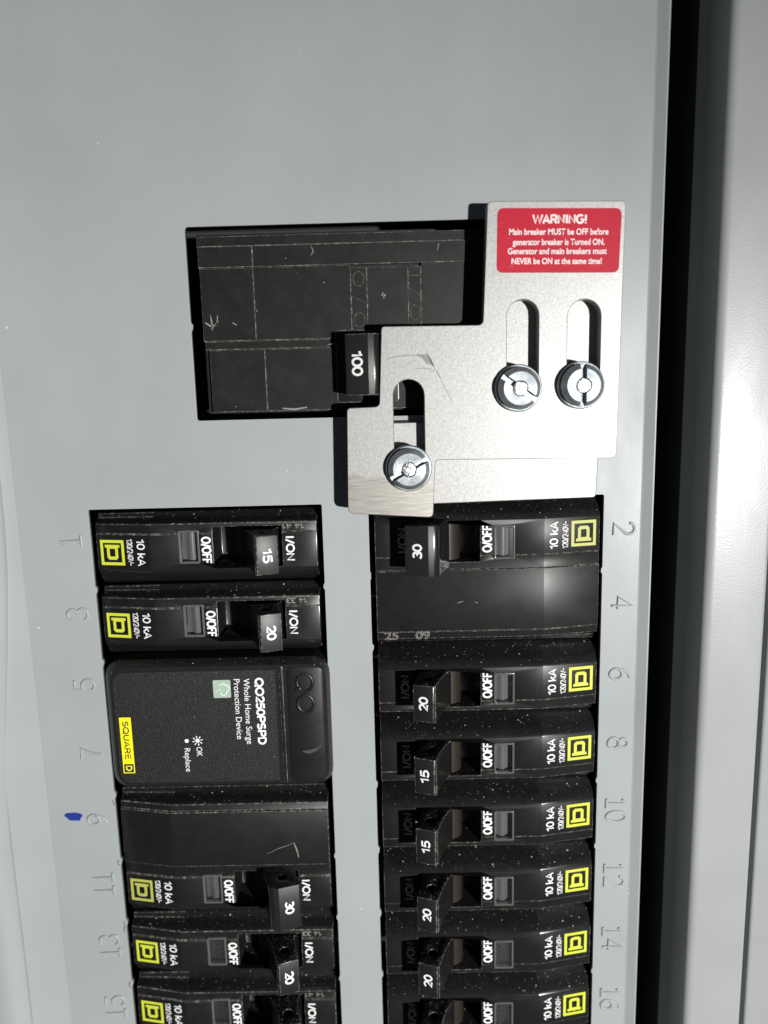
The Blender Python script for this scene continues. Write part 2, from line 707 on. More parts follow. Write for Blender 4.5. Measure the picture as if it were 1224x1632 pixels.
def tube(lines, rad, h, name, mat, parent):
    """round bead along polylines in the plane"""
    cu = bpy.data.curves.new('c', 'CURVE')
    cu.dimensions = '3D'
    cu.bevel_depth = rad
    cu.bevel_resolution = 3
    cu.use_fill_caps = True
    for ln, cyc in lines:
        sp = cu.splines.new('POLY')
        sp.points.add(len(ln) - 1)
        for i, q in enumerate(ln):
            sp.points[i].co = (q[0], q[1], 0, 1)
        sp.use_cyclic_u = cyc
    o = bpy.data.objects.new('c', cu)
    COL.objects.link(o)
    dg = bpy.context.evaluated_depsgraph_get()
    dg.update()
    me = bpy.data.meshes.new_from_object(o.evaluated_get(dg))
    bpy.data.objects.remove(o)
    bpy.data.curves.remove(cu)
    for v in me.vertices:
        x, y, z = v.co
        v.co = P(x, y, z * 1.05 + h)
    return obj(name, me, mat, parent, 60)


# ------------------------------------------------------------------ the setting: the enclosure behind and beside the cover
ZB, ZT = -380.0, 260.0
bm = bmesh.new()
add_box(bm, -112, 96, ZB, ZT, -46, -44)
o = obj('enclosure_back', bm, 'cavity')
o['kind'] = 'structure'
o['label'] = 'inside of the steel enclosure behind the breakers, coloured dark in place of shade'


def profile_strip(prof, z0=ZB, z1=ZT):
    """(x, h) profile drawn along z"""
    return loft([[P(x, z, h) for x, h in prof] for z in (z0, z1)])


# frame to the right of the cover: a deep return wall and a rounded front lip
t = thing('enclosure_frame', 'grey painted steel frame with a rounded lip beyond the dark gap', 'frame', (0, 0, 0))
pr = rpoly([(73.2, -5.4), (73.2, 12.2, 2.4), (88.1, 12.0, 0.9), (88.1, -5.4)], 8)
obj('front_lip', profile_strip(pr), 'trim', t, 50)
obj('return_flange', profile_strip([(73.3, -44), (73.3, -5.5), (79, -5.5), (79, -44)]), 'cavity', t)  # deeper wall coloured near black for the shade in the gap
t = thing('outer_panel', 'flat grey steel strip beyond the thin black joint of the frame', 'panel', (0, 0, 0))
pr = rpoly([(89.5, -5), (89.5, 11.2, 0.9), (300, 11.0, 1), (300, -5)], 4)
obj('panel_sheet', profile_strip(pr), 'trim', t, 50)

t = thing('enclosure_trim', 'pale grey rounded steel edge beside the odd-numbered embossed figures', 'trim', (0, 0, 0))
secs = []
for i in range(91):
    z = ZB + (ZT - ZB) * i / 90
    b = 0.9 * math.exp(-((z + 127) / 9) ** 2) + 0.15 * math.sin(z * 0.043)
    prf = [(-103.3, -6), (-103.3, 1.9), (-103.6, 2.5), (-104.4, 3.2 + b * 0.4), (-105.3, 4.1 + b), (-106.4, 4.8 + b), (-107.8, 5.2 + b), (-110, 5.2 + b * 0.7), (-114, 5.0), (-300, 4.6), (-300, -6)]
    u = min(1.0, max(0.0, (z + 120) / 92.0))
    dx = 7.2 * u * u * (3 - 2 * u)              # the edge is bent: it closes in on the cover higher up
    secs.append([P(x + (dx if x > -130 else 0), z, h) for x, h in prf])
obj('rounded_edge', loft(secs), 'trim', t, 50)

# ------------------------------------------------------------------ the cover
cover = thing('panel_cover', 'grey painted steel dead front cover with three breaker openings and embossed figures', 'panel cover', (0, 0, 0))
LW = (-75.6, -17.3, -183.4, -30.4)
RW = (-5.8, 52.6, -183.0, -29.6)
MW = (-46.9, 26.0, -9.1, 36.0)
outer = [(-93.3, ZB), (61.7, ZB), (61.7, ZT), (-93.3, ZT)]
# small nicks where the knock-outs were snapped off
def win(w, r=0.6, nicks=()):
    x0, x1, z0, z1 = w
    pts = [(x0, z0, r), (x1, z0, r)]
    for zz in sorted([n[1] for n in nicks if n[0] == 'R']):
        pts += [(x1, zz - 0.9), (x1 - 0.35, zz - 0.3), (x1 - 0.3, zz + 0.5), (x1, zz + 1.0)]
    pts += [(x1, z1, r), (x0, z1, r)]
    for zz in sorted([n[1] for n in nicks if n[0] == 'L'], reverse=True):
        pts += [(x0, zz + 1.1), (x0 + 0.45, zz + 0.4), (x0 + 0.35, zz - 0.4), (x0, zz - 1.2)]
    return rpoly(pts, 4)


ln = [('L', -51.2), ('L', -70.6), ('L', -107.6), ('L', -127), ('L', -145.6), ('L', -164.5), ('R', -51.5), ('R', -88.5), ('R', -126.5), ('R', -145), ('R', -164)]
rn = [('L', -49), ('L', -68), ('L', -106), ('L', -125), ('L', -144), ('L', -163), ('R', -49), ('R', -106), ('R', -125), ('R', -163)]
bm = sheet([outer, win(LW, 0.5, ln), win(RW, 0.5, rn), win(MW, 0.8, [('L', 13.2)])], -1.6, 0.0, 0.28, 2, 1)
obj('face_sheet', bm, ['cover', 'lip'], cover, 0)
bm = profile_strip([(61.72, 0.0), (62.0, 0.06), (64.15, 1.05), (64.5, 1.0), (64.6, 0.6), (64.6, -8), (63.4, -8), (63.4, -1.7), (61.72, -1.6)])
obj('edge_flange', bm, 'cover', cover, 12)
bm = profile_strip([(-93.32, 0.0), (-93.32, -1.6), (-103.2, 0.8), (-103.2, 2.35), (-102.9, 2.4), (-93.7, 0.06)])
obj('edge_flange', bm, 'cover', cover, 12)

# embossed figures: single stroke beads
def arc(cx, cy, rx, ry, a0, a1, n=14):
    return [(cx + rx * math.cos(math.radians(a0 + (a1 - a0) * i / n)), cy + ry * math.sin(math.radians(a0 + (a1 - a0) * i / n))) for i in range(n + 1)]


def digit(c):
    if c == '0':
        return [(arc(0.28, 0.5, 0.28, 0.5, 0, 342, 19), True)]
    if c == '1':
        return [([(0.08, 0.80), (0.28, 1.0), (0.28, 0.0)], False), ([(0.02, 0.0), (0.54, 0.0)], False)]
    if c == '2':
        return [(arc(0.28, 0.72, 0.27, 0.28, 170, -30, 12) + [(0.02, 0.0), (0.58, 0.0)], False)]
    if c == '3':
        return [(arc(0.26, 0.76, 0.25, 0.24, 160, -90, 12) + arc(0.26, 0.26, 0.29, 0.26, 90, -160, 12), False)]
    if c == '4':
        return [([(0.44, 0.0), (0.44, 1.0), (0.0, 0.30), (0.60, 0.30)], False)]
    if c == '5':
        return [([(0.52, 1.0), (0.08, 1.0), (0.04, 0.56)] + arc(0.26, 0.32, 0.29, 0.32, 130, -150, 12), False)]
    if c == '6':
        return [(arc(0.28, 0.30, 0.27, 0.30, 0, 342, 19), True), ([(0.02, 0.36), (0.10, 0.68), (0.26, 0.90), (0.48, 1.0)], False)]
    if c == '7':
        return [([(0.0, 1.0), (0.55, 1.0), (0.30, 0.5), (0.20, 0.0)], False)]
    if c == '8':
        return [(arc(0.28, 0.75, 0.23, 0.24, 0, 342, 17), True), (arc(0.28, 0.27, 0.28, 0.27, 0, 342, 17), True)]
    if c == '9':
        return [(arc(0.28, 0.70, 0.27, 0.30, 0, 342, 19), True), ([(0.54, 0.64), (0.46, 0.32), (0.30, 0.10), (0.08, 0.0)], False)]


def number(s, x, z, rot, H=5.2):
    lines = []
    pitch = 0.74
    w = (len(s) - 1) * pitch + 0.56
    cr, sr = math.cos(math.radians(rot)), math.sin(math.radians(rot))
    for i, c in enumerate(s):
        for ln, cyc in digit(c):
            q = []
            for a, b in ln:
                a = (a + i * pitch - w / 2) * H
                b = (b - 0.5) * H
                q.append((x + a * cr - b * sr, z + a * sr + b * cr))
            lines.append((q, cyc))
    o = tube(lines, 0.40, 0.0, 'embossed_number', 'cover', cover)
    return o


for i in range(8):
    number(str(2 * i + 2), 57.75, -38.3 - 19.05 * i, -90)
    number(str(2 * i + 1), -80.5, -38.2 - 19.05 * i, 90)
bm = sheet([rpoly([(-89.6, -112.9, 0.9), (-88.0, -114.5, 0.6), (-85.3, -114.6, 0.3), (-84.9, -113.6, 0.3), (-84.3, -113.2, 0.3), (-85.0, -112.5, 0.3),
                   (-86.4, -112.2, 0.4), (-88.6, -112.3, 0.6)], 3)], 0.05, 0.05)
obj('ink_mark', bm, 'ink', cover, 0)
for (cx, cz) in ((-75.6, -109.5), (-75.6, -127.2), (-75.6, -145.8), (-75.6, -164.6), (-75.6, -147.5)):
    pts = [(cx - 0.55 * random.random() - 0.15, cz + 0.8 - 0.27 * j, 0.15 + 0.25 * random.random()) for j in range(7)]
    strip('rust_chip', pts, 0.4, 0.06, 'rust', cover)

# ------------------------------------------------------------------ breakers
SLOPE = 11.0


def face_h(x):
    return 0.0 if x < 14.1 else -(x - 14.1) * math.tan(math.radians(SLOPE))


def body_section(prof, x):
    d = face_h(x)
    out = []
    for z, h in prof:
        w = 1.0 if h > -1.5 else max(0.0, (h + 5.6) / 4.1)
        out.append(P(x, z, h + d * w))
    return out


def breaker_body(prof, dz, extra=()):
    xs = (-27.7, 14.1, 28.4)
    me = to_mesh(loft([body_section(prof, x) for x in xs]))
    cut = [to_mesh(box(-19.0, -1.75, dz - 6.0, dz + 4.3, -10, 4)), to_mesh(box(1.95, 6.55, dz - 5.1, dz + 2.75, -2.0, 4))]
    me = boolean(me, cut)
    bm = from_mesh(me)
    bevel(bm, 0.2, 30, 2, 1)
    bm.normal_update()
    for f in bm.faces:
        c = f.calc_center_median() / S
        if dz + 4.35 < c.z < dz + 6.1 and f.normal.y < -0.1 and f.normal.z > 0.1:
            f.material_index = 2
    return bm


flank = [(9.45, -16), (9.45, -7.6), (9.2, -6.9), (8.6, -5.8), (7.95, -4.6), (7.3, -3.4), (6.65, -2.2), (6.05, -1.25), (5.5, -0.6), (4.95, -0.17), (4.4, 0.0)]
PROF1 = flank + [(-4.45, 0.0), (-4.55, -0.30), (-7.0, -0.30), (-7.45, -1.2), (-7.75, -3.2), (-8.2, -4.6), (-9.2, -5.6), (-9.45, -6.4), (-9.45, -16)]
flank2 = [(z + 9.4, h) for z, h in flank]
PROF2 = flank2 + [(4.95, 0.0), (4.85, -0.30), (1.55, -0.30), (1.45, 0.12), (-14.3, 0.12), (-14.5, -0.35), (-16.3, -0.45), (-16.8, -1.4), (-17.1, -3.2),
                  (-17.6, -4.6), (-18.7, -5.6), (-18.95, -6.4), (-18.95, -16)]


def lever(prof, z0, z1, hole=None, r=0.17, facemat=None):
    bm = loft([[P(x, z, h) for x, h in prof] for z in (z0, z1)])
    me = to_mesh(bm)
    if hole:
        x, h, rr = hole
        c = bmesh.new()
        bmesh.ops.create_cone(c, cap_ends=True, segments=20, radius1=rr * S, radius2=rr * S, depth=40 * S)
        bmesh.ops.translate(c, verts=c.verts, vec=P(x, (z0 + z1) / 2, h))
        me = boolean(me, [to_mesh(c)])
    bm = from_mesh(me)
    bevel(bm, r, 30, 2, 1)
    bm.normal_update()
    top = max(h for x, h in prof)
    for f in bm.faces:
        c = f.calc_center_median()
        if f.normal.y < -0.85 and -c.y / S > top - 2.5 and f.calc_area() > 12e-6:
            f.material_index = 2
    return bm


LEV1 = [(-19.2, 8.7), (-14.4, 10.4), (-13.8, 10.1), (-13.1, 7.9), (-12.4, 5.7), (-11.5, 3.5), (-10.6, 1.8), (-9.6, 0.3), (-9.2, -1.0), (-9.1, -8.5), (-18.4, -8.5), (-18.3, -4.0), (-17.9, -1.5), (-17.3, 0.6), (-18.1, 4.6)]
LEV2 = rpoly([(-20.6, 7.2, 0.5), (-15.0, 9.0, 0.3), (-12.4, 8.6, 2.0), (-10.9, 3.0, 2.0), (-9.3, -0.6, 1.0), (-9.1, -8.5), (-18.4, -8.5),
              (-18.3, -3.0, 1), (-17.6, 0.6, 0.8)], 6)

MESH = {}


def shared(key, fn, mats, smooth=27):
    """build once, hand out the same mesh data afterwards"""
    if key not in MESH:
        me = to_mesh(fn(), key)
        finish(me, smooth)
        if key.startswith('body'):            # the fold across the face stays crisp
            for e in me.edges:
                if all(abs(me.vertices[i].co.x / S - 14.1) < 0.02 for i in e.vertices):
                    e.use_edge_sharp = True
        for mm in mats:
            me.materials.append(M[mm])
        MESH[key] = me
    return MESH[key]


def child(name, me, parent):
    o = bpy.data.objects.new(name, me)
    COL.objects.link(o)
    o.parent = parent
    return o


def copy_text(key, name, parent, *a, **kw):
    if key in MESH:
        return child(name, MESH[key], parent)
    fn = kw.pop('fn', lettering)
    o = fn(name, *a, parent=parent, **kw)
    MESH[key] = o.data
    return o


def emblem_mesh(dz):
    """square ring with a slab D inside, on the sloping end of the breaker face"""
    bm = bmesh.new()
    s = 6.5
    def ring(pts_list):
        b = sheet(pts_list, 0.0, 0.0)
        return b
    outer = [(-.5, -.5), (.5, -.5), (.5, .5), (-.5, .5)]
    inner = [(-.385, -.385), (.385, -.385), (.385, .385), (-.385, .385)]
    D0 = [(-.31, -.31), (-.20, -.31), (-.20, -.235), (.20, -.235), (.285, -.15), (.285, .15), (.20, .235), (-.20, .235), (-.20, .31), (-.31, .31),
          (-.31, .235), (-.31, -.235)]
    D1 = [(-.155, -.115), (.13, -.115), (.155, -.09), (.155, .09), (.13, .115), (-.155, .115)]
    out = bmesh.new()
    cp, sp = math.cos(math.radians(SLOPE)), math.sin(math.radians(SLOPE))
    for polys in ([outer, inner], [D0, D1]):
        b = sheet([[(x * s, y * s) for x, y in p] for p in polys], 0, 0)
        me = to_mesh(b)
        out.from_mesh(me)
        bpy.data.meshes.remove(me)
    for v in out.verts:
        a, b2 = v.co.x / S, v.co.z / S
        a, b2 = -b2, a                       # turned to read upwards
        x = 24.2 + a * cp
        v.co = P(x, dz + 0.25 + b2, face_h(24.2) - a * sp + 0.045)
    return out


def build_breaker(label, x, z, h, flip, value, poles=1, code=None, group='circuit breakers in the openings of the cover'):
    t = thing('circuit_breaker', label, 'circuit breaker', (x, z, h), flip, group)
    dz = 0.0 if poles == 1 else 9.4
    if poles == 1:
        body = child('body', shared('body1', lambda: breaker_body(PROF1, 0.0), ['black', 'edge', 'gloss']), t)
        hd = child('handle', shared('lever1', lambda: lever(LEV1, -5.4, 4.0, (-15.2, 5.3, 1.25)), ['handle', 'edge', 'handle_face']), t)
        hz, tx, th, tilt = -0.7, -16.8, 9.55, -math.degrees(math.atan2(1.7, 4.8))
    else:
        body = child('body', shared('body2', lambda: breaker_body(PROF2, 9.4), ['black', 'edge', 'gloss']), t)
        hd = child('handle', shared('lever2', lambda: lever(LEV2, 2.2, 14.3, (-15.4, 4.3, 1.25), 0.2), ['gloss', 'edge', 'handle_face'], 30), t)
        hz, tx, th, tilt = 8.2, -17.6, 8.16, -math.degrees(math.atan2(1.8, 5.6))
    if value:
        n = copy_text('num%s_%d' % (value, poles), 'number', hd, value, 3.7, 2.35, (tx, hz, th + 0.03), 90, tilt, 'white', weight=0.21, fn=print_line)
    def drumfn():
        prof = [(-12.0, -9), (-12.0, -1.2), (-9.6, -1.5), (-7.9, -2.2), (-6.9, -3.2), (-6.4, -5.0), (-6.3, -9)]
        return loft([[P(xx, zz, hh) for xx, hh in prof] for zz in (dz - 5.8, dz + 4.1)])
    child('drum', shared('drum%d' % poles, drumfn, ['drum'], 50), t)
    def rimfn():
        return sheet([rrect(1.65, 6.85, dz - 5.4, dz + 3.05, 0.4, 3), rrect(2.1, 6.4, dz - 4.95, dz + 2.6, 0.3, 3)], -1.2, 0.30, 0.16, 2, 0)
    w = child('trip_window', shared('rim%d' % poles, rimfn, ['rim']), t)
    def flagfn():
        prof = [(2.15, -1.95), (6.35, -1.95), (6.35, -1.85), (5.3, -1.8), (4.6, -1.1), (4.1, -0.75), (3.3, -0.9), (2.9, -1.5), (2.15, -1.6)]  # facets shaped to make bright and dark streaks in the window
        return loft([[P(xx, zz, hh) for xx, hh in prof] for zz in (dz - 4.7, dz + 2.4)])
    child('indicator', shared('flag%d' % poles, flagfn, ['flag'], 60), w)
    def panefn():
        prof = [(2.2, 0.0), (3.2, 0.10), (4.25, 0.13), (5.3, 0.10), (6.3, 0.0), (6.3, -0.2), (2.2, -0.2)]
        return loft([[P(xx, zz, hh) for xx, hh in prof] for zz in (dz - 4.85, dz + 2.5)])
    child('pane', shared('pane%d' % poles, panefn, ['clear'], 60), w)
    k = str(poles)
    copy_text('off' + k, 'lettering', t, 'O/OFF', 7.0, 2.45, (-0.05, dz - 0.2, 0.02), 90, 0, 'white', weight=0.19, fn=print_line)
    copy_text('on' + k, 'lettering', t, 'I/ON', 6.2, 2.2, (-21.0, dz - 0.2, 0.02), 90, 0, 'white', weight=0.19, fn=print_line)
    copy_text('ka' + k, 'lettering', t, '10 kA', 7.0, 2.25, (16.5, dz + 0.1, face_h(16.5) + 0.02), 90, SLOPE, 'white', weight=0.16, fn=print_line)
    copy_text('v' + k, 'lettering', t, '120/240V~', 7.0, 1.6, (19.45, dz + 0.1, face_h(19.45) + 0.02), 90, SLOPE, 'white', weight=0.14, fn=print_line)
    child('emblem', shared('emblem' + k, lambda: emblem_mesh(dz), ['yellow' if poles == 1 else 'yellow_glare_faded'], 5), t)
    if code and poles == 1:
        copy_text('code' + code, 'date_code', t, code, 5.4, 1.4, (-22.0, -5.8, -0.28), 0, 0, 'code', weight=0.19, fn=print_line)
    return t


RX, LX = 23.4, -46.45
RH, LH = 2.5, 1.0
rz = lambda k: -39.3 - 19.1 * k
d = build_breaker('two-pole black breaker with 30 on its handle, under the tab of the aluminium plate', RX, -48.75, RH, False, '30', 2)
copy_text('code25', 'date_code', d, '25    09', 11.5, 1.9, (-20.2, -15.4, -0.33), 0, 0, 'code', outline=0.03, bold=0)
vals = {2: '20', 3: '15', 4: '15', 5: '20', 6: '20', 7: None}
for k in range(2, 8):
    num = 2 * k + 2
    v = vals[k]
    lab = ('first single black breaker under the two-pole one beside the even numbers, handle marked 20',
           'second single black breaker under the even-side two-pole one, its handle marked 15',
           'lower of two adjacent 15 breakers, above the pair of 20s on the even side',
           'black breaker marked 20 directly under two 15s on the even-numbered side',
           'lower of two adjacent 20 breakers, next above the last even-numbered one',
           'last breaker on the even side, beside embossed number 16, its lower edge cut off')[k - 2]
    build_breaker(lab, RX, rz(k), RH, False, v)
build_breaker('topmost black breaker on the odd side, pale grey handle face marked 15', LX, -41.4, LH, True, '15', 1, '14 41')
build_breaker('black breaker with pale grey handle face marked 20, directly above the surge protector', LX, -60.55, LH, True, '20', 1, '14 33')
d2 = build_breaker('two-pole black breaker with 30 on its handle, directly under the surge protector', LX, -126.6, LH, True, '30', 2)
build_breaker('black breaker marked 20 between the odd-side two-pole breaker and the last one', LX, -155.0, LH, True, '20', 1, '14 33')
build_breaker('last breaker on the odd side beside embossed number 15, its handle cut off below', LX, -174.1, LH, True, None, 1, '14 41')
# scuffs on the two-pole faces (local frame of the breaker)
strip('scuff', [(-11.0, -1.9), (-14.0, -3.4), (-16.4, -4.2), (-18.4, -5.1)], 0.13, 0.15, 'scuff', d2)
strip('scuff', [(-18.2, -5.1), (-18.7, -3.8), (-19.1, -2.4), (-19.4, -0.7)], 0.36, 0.15, 'scuff', d2)
strip('scuff', [(-6.0, -6.6), (-7.4, -7.0)], 0.2, 0.15, 'scuff', d)
strip('scuff', [(-3.0, -6.9), (-2.4, -7.1)], 0.2, 0.15, 'scuff', d)

# ------------------------------------------------------------------ surge protector
SX, SZ = -45.5, -87.0
t = thing('surge_protector', 'black two-space surge protection device with white print and yellow name strip', 'surge protector', (SX, SZ, 0))
HS = 3.0
def ring(x0, x1, z0, z1, r, h):
    return [P(x - SX, z - SZ, h) for x, z in rrect(x0, x1, z0, z1, r, 6)]


bm = loft([ring(-74.8, -16.9, -105.0, -69.6, 5.0, -16), ring(-74.8, -16.9, -105.0, -69.6, 5.0, 0.4), ring(-74.5, -17.1, -104.7, -69.9, 4.8, 1.0),
           ring(-73.2, -17.7, -103.5, -70.6, 4.4, 2.7), ring(-72.8, -18.0, -103.2, -70.9, 4.2, HS)])
obj('body', bm, 'black', t, 25)
bm = sheet([[(x - SX, z - SZ) for x, z in rpoly([(-72.2, -102.4, 3.6), (-30.6, -102.4, 0.3), (-30.6, -72.0, 0.3), (-72.2, -72.0, 3.6)], 6)]], HS, HS + 0.16, 0.06, 1, 0)
k = NT('textured_label')
v = k.coord(1)
g = k.noise(v, 3.2, 3, 0.7)
k.set(Base_Color=k.mix(k.specks(v, 1.6, 0.10, 0.2), k.mix(k.ramp(g, 0.4, 0.75), (0.006, 0.006, 0.0056), (0.026, 0.025, 0.023)), (0.35, 0.34, 0.32)), Roughness=0.42, Specular_IOR_Level=0.35)
k.bump(g, 1.0, 0.16)
M['label'] = k.mat
obj('label', bm, 'label', t)
obj('ridge', sheet([[(x - SX, z - SZ) for x, z in rrect(-29.6, -28.6, -103.0, -71.2, 0.3, 2)]], HS - 0.2, HS + 0.35, 0.15, 2, 1), ['black', 'edge'], t)
obj('ridge', sheet([[(x - SX, z - SZ) for x, z in rrect(-27.6, -18.6, -102.8, -71.4, 2.0, 4)]], HS - 0.2, HS + 0.22, 0.12, 2, 0), ['black', 'edge'], t)
HT = HS + 0.22


def st(body, w, cap, x, z, mat='white', bold=0.0, h=HT):
    return lettering('lettering', body, w, cap, (x - SX, z - SZ, h), -90, 0, mat, t, bold)


print_line('lettering', 'QO250PSPD', 18.2, 2.25, (-34.7 - SX, -83.2 - SZ, HT - 0.02), -90, 0, 'white', t, 0.23)
st('Whole Home Surge', 17.8, 1.5, -37.9, -83.15)
st('Protection Device', 16.3, 1.5, -40.4, -82.5)
st('OK', 2.6, 1.45, -51.1, -93.9)
st('Replace', 6.5, 1.45, -54.2, -96.15)
bm = bmesh.new()
bmesh.ops.create_circle(bm, cap_ends=True, segments=20, radius=0.52 * S)
for vv in bm.verts:
    vv.co = P(vv.co.x / S - 54.2 - SX, vv.co.y / S - 90.85 - SZ, HT)
obj('indicator_dot', bm, 'white', t, 0)
bm = bmesh.new()
bmesh.ops.create_circle(bm, cap_ends=True, segments=20, radius=0.55 * S)
for vv in bm.verts:
    vv.co = P(vv.co.x / S - 51.4 - SX, vv.co.y / S - 90.85 - SZ, HT)
for i in range(8):
    a = math.pi / 4 * i + 0.2
    c0 = Vector((-51.4 - SX, -90.85 - SZ))
    dd = Vector((math.cos(a), math.sin(a)))
    nn = Vector((-dd.y, dd.x)) * 0.12
    q = [c0 + dd * 0.75 + nn, c0 + dd * 0.75 - nn, c0 + dd * 1.35 - nn, c0 + dd * 1.35 + nn]
    bm.faces.new([bm.verts.new(P(p.x, p.y, HT)) for p in q])
obj('sun_icon', bm, 'white', t, 0)
obj('icon_panel', sheet([[(x - SX, z - SZ) for x, z in rrect(-46.5, -42.0, -79.3, -74.5, 0.4, 3)]], HT, HT), 'green_icon', t, 0)
cl = [(-45.2, -76.0), (-44.7, -75.5), (-44.2, -75.5), (-43.7, -75.9), (-43.1, -76.0), (-42.75, -76.6), (-42.95, -77.2), (-43.4, -77.5), (-43.6, -78.3), (-44.2, -78.7),
      (-44.8, -78.4), (-45.0, -77.9)]
cl = [(x + 0.35, z) for x, z in cl]
tube([([(x - SX, z - SZ) for x, z in cl], False)], 0.14, HT + 0.02, 'cloud_icon', 'mint', t)
tube([([(x - SX, z - SZ) for x, z in ((-44.2, -76.9), (-44.9, -77.3), (-44.85, -76.7), (-45.9, -77.6))], False)], 0.12, HT + 0.02, 'bolt_icon', 'mint', t)
yl = obj('name_strip', sheet([[(x - SX, z - SZ) for x, z in ((-71.2, -99.5), (-68.2, -99.5), (-68.2, -84.1), (-71.2, -84.1))]], HT, HT), 'yellow_label', t, 0)
print_line('lettering', 'SQUARE', 10.6, 1.6, (-69.7 - SX, -90.4 - SZ, HT + 0.01), -90, 0, 'cavity', yl, 0.2)
obj('emblem', sheet([[(x - SX, z - SZ) for x, z in ((-70.95, -99.25), (-68.45, -99.25), (-68.45, -96.9), (-70.95, -96.9))]], HT + 0.03, HT + 0.03), 'cavity', yl, 0)
print_line('lettering', 'D', 1.5, 1.6, (-69.7 - SX, -98.1 - SZ, HT + 0.05), -90, 0, 'yellow_label', yl, 0.2)
print_line('embossed_lettering', 'QO', 11.2, 4.9, (-23.1 - SX, -78.5 - SZ, HT - 0.05), -90, 0, 'black', t, 0.2, 0.45)
strip('scuff', [(-24.4, -94.4, 0.3), (-22.8, -94.6, 1.0), (-21.0, -94.0, 0.8), (-19.4, -92.8, 0.2)], 0.8, HT + 0.02, 'scuff_faint', None).parent = None
for o in [x for x in bpy.data.objects if x.name.startswith('scuff') and x.parent is None]:
    o.parent = t
    o.location = P(-SX, -SZ, 0)

# ------------------------------------------------------------------ main breaker
mbk = thing('main_breaker', 'large black main breaker with 100 on its handle, sunk behind the top opening', 'main breaker', (0, 0, 0))
HM = -0.8
bm = bmesh.new()
parts = []
def slab(x0, x1, z0, z1, h=HM, h0=-4):
    b = box(x0, x1, z0, z1, h0, h)
    bevel(b, 0.12, 50, 1, 1, lambda e: all(v.co.y < -h * S + 1e-6 for v in e.verts))
    me = to_mesh(b)
    bm.from_mesh(me)
    bpy.data.meshes.remove(me)


G = 0.05
add_box(bm, -44.2, 24.5, -7.6, 33.8, -30, -2.2)
add_box(bm, -47.5, 26.5, -9.6, 36.6, -31, -14)  # black block added behind the opening in place of the gap's shade
slab(-44.6, 24.5, 31.6, 33.9, HM - 0.45)
slab(-44.4, -31.45, 26.75, 31.55)
slab(-31.4, 24.5, 26.75, 31.55)
slab(-44.2, -31.5, 9.75, 26.6, HM - 0.12)
slab(-31.4, -8.4, 9.75, 26.6, HM - 0.2)
slab(-8.3, -4.55, 9.75, 26.0, HM - 0.05)
slab(-4.45, 5.25, 9.75, 26.0, HM - 0.25)
slab(5.35, 8.25, 9.75, 26.0, HM - 0.05)
slab(8.35, 24.5, 9.75, 26.9, HM - 0.12)
slab(-44.0, 24.5, 7.75, 9.65, HM - 0.6)
slab(-43.0, -29.65, -7.2, 7.6, HM - 0.15)
slab(-29.55, -8.4, -7.2, 7.6, HM - 0.15)
slab(-8.3, 24.5, -7.2, 7.6, HM - 0.15)
obj('body', bm, ['main', 'main_edge'], mbk, 0)
LEVM = rpoly([(-10.0, 6.2, 0.4), (-4.6, 7.6, 0.3), (-1.9, 7.0, 2.0), (-0.6, HM - 1), (-8.4, HM - 1)], 6)
hm = obj('handle', lever(LEVM, -3.8, 10.3, None, 0.2), ['gloss', 'edge', 'handle_face'], mbk, 30)
print_line('number', '100', 5.9, 2.7, (-7.15, 3.6, 6.94 + 0.03), -90, -14.5, 'white', hm, 0.2)
obj('handle_collar', sheet([rrect(-12.5, 2.5, -5.6, 11.6, 0.8, 3)], HM - 1.5, HM + 0.25, 0.15, 2, 1), ['main', 'main_edge'], mbk)
def outline_line(body, w, cap, x, z, rot):
    print_line('embossed_lettering', body, w, cap, (x, z, HM - 0.1), rot, 0, 'main_edge', mbk, 0.045, 0.16)


outline_line('O / OFF', 19.0, 2.9, -6.55, 15.6, -90)
outline_line('I / ON', 14.0, 2.5, 6.75, 16.9, -90)
for pts, w in (([(-43.6, 14.2), (-42.4, 13.4), (-41.2, 13.5), (-40.4, 14.3)], 0.5), ([(-42.2, 15.9), (-42.0, 14.4), (-41.9, 12.2)], 0.35), ([(-40.5, 15.8), (-40.7, 13.9), (-42.2, 12.7)], 0.3),
               ([(-37.0, 14.0), (-36.0, 13.4)], 0.3), ([(-14.5, 8.3), (-13.0, 8.5), (-11.0, 8.2)], 0.2), ([(-1.2, 19.6), (-0.2, 19.4)], 0.5), ([(-0.9, 20.2), (-0.6, 18.7)], 0.25),
               ([(-26, -6.6), (-23, -6.9), (-20, -6.5)], 0.45), ([(-17.5, 31.2), (-17.0, 29.8), (-17.6, 29.0)], 0.2), ([(12.6, 31.0), (12.2, 29.4)], 0.18)):
    strip('scuff', pts, w, HM + 0.03, 'scuff', mbk)

# ------------------------------------------------------------------ interlock kit
base = thing('mounting_plate', 'pale aluminium backing plate fixed to the cover under the sliding plate', 'plate', (0, 0, 0))
pb = rpoly([(1.0, -30.55, 0.6), (49.6, -29.75, 1.0), (50.0, -19.0, 0.3), (51.0, 24.0, 1), (27.0, 24.3, 1), (26.5, -10.5, 1), (-0.6, -10.5, 0.6), (-0.4, -24, 0.4), (1.0, -24.0, 0.3)], 5)
obj('plate_sheet', sheet([pb], 0.3, 3.6, 0.35, 2, 1), ['alu', 'alu_edge'], base, 0)

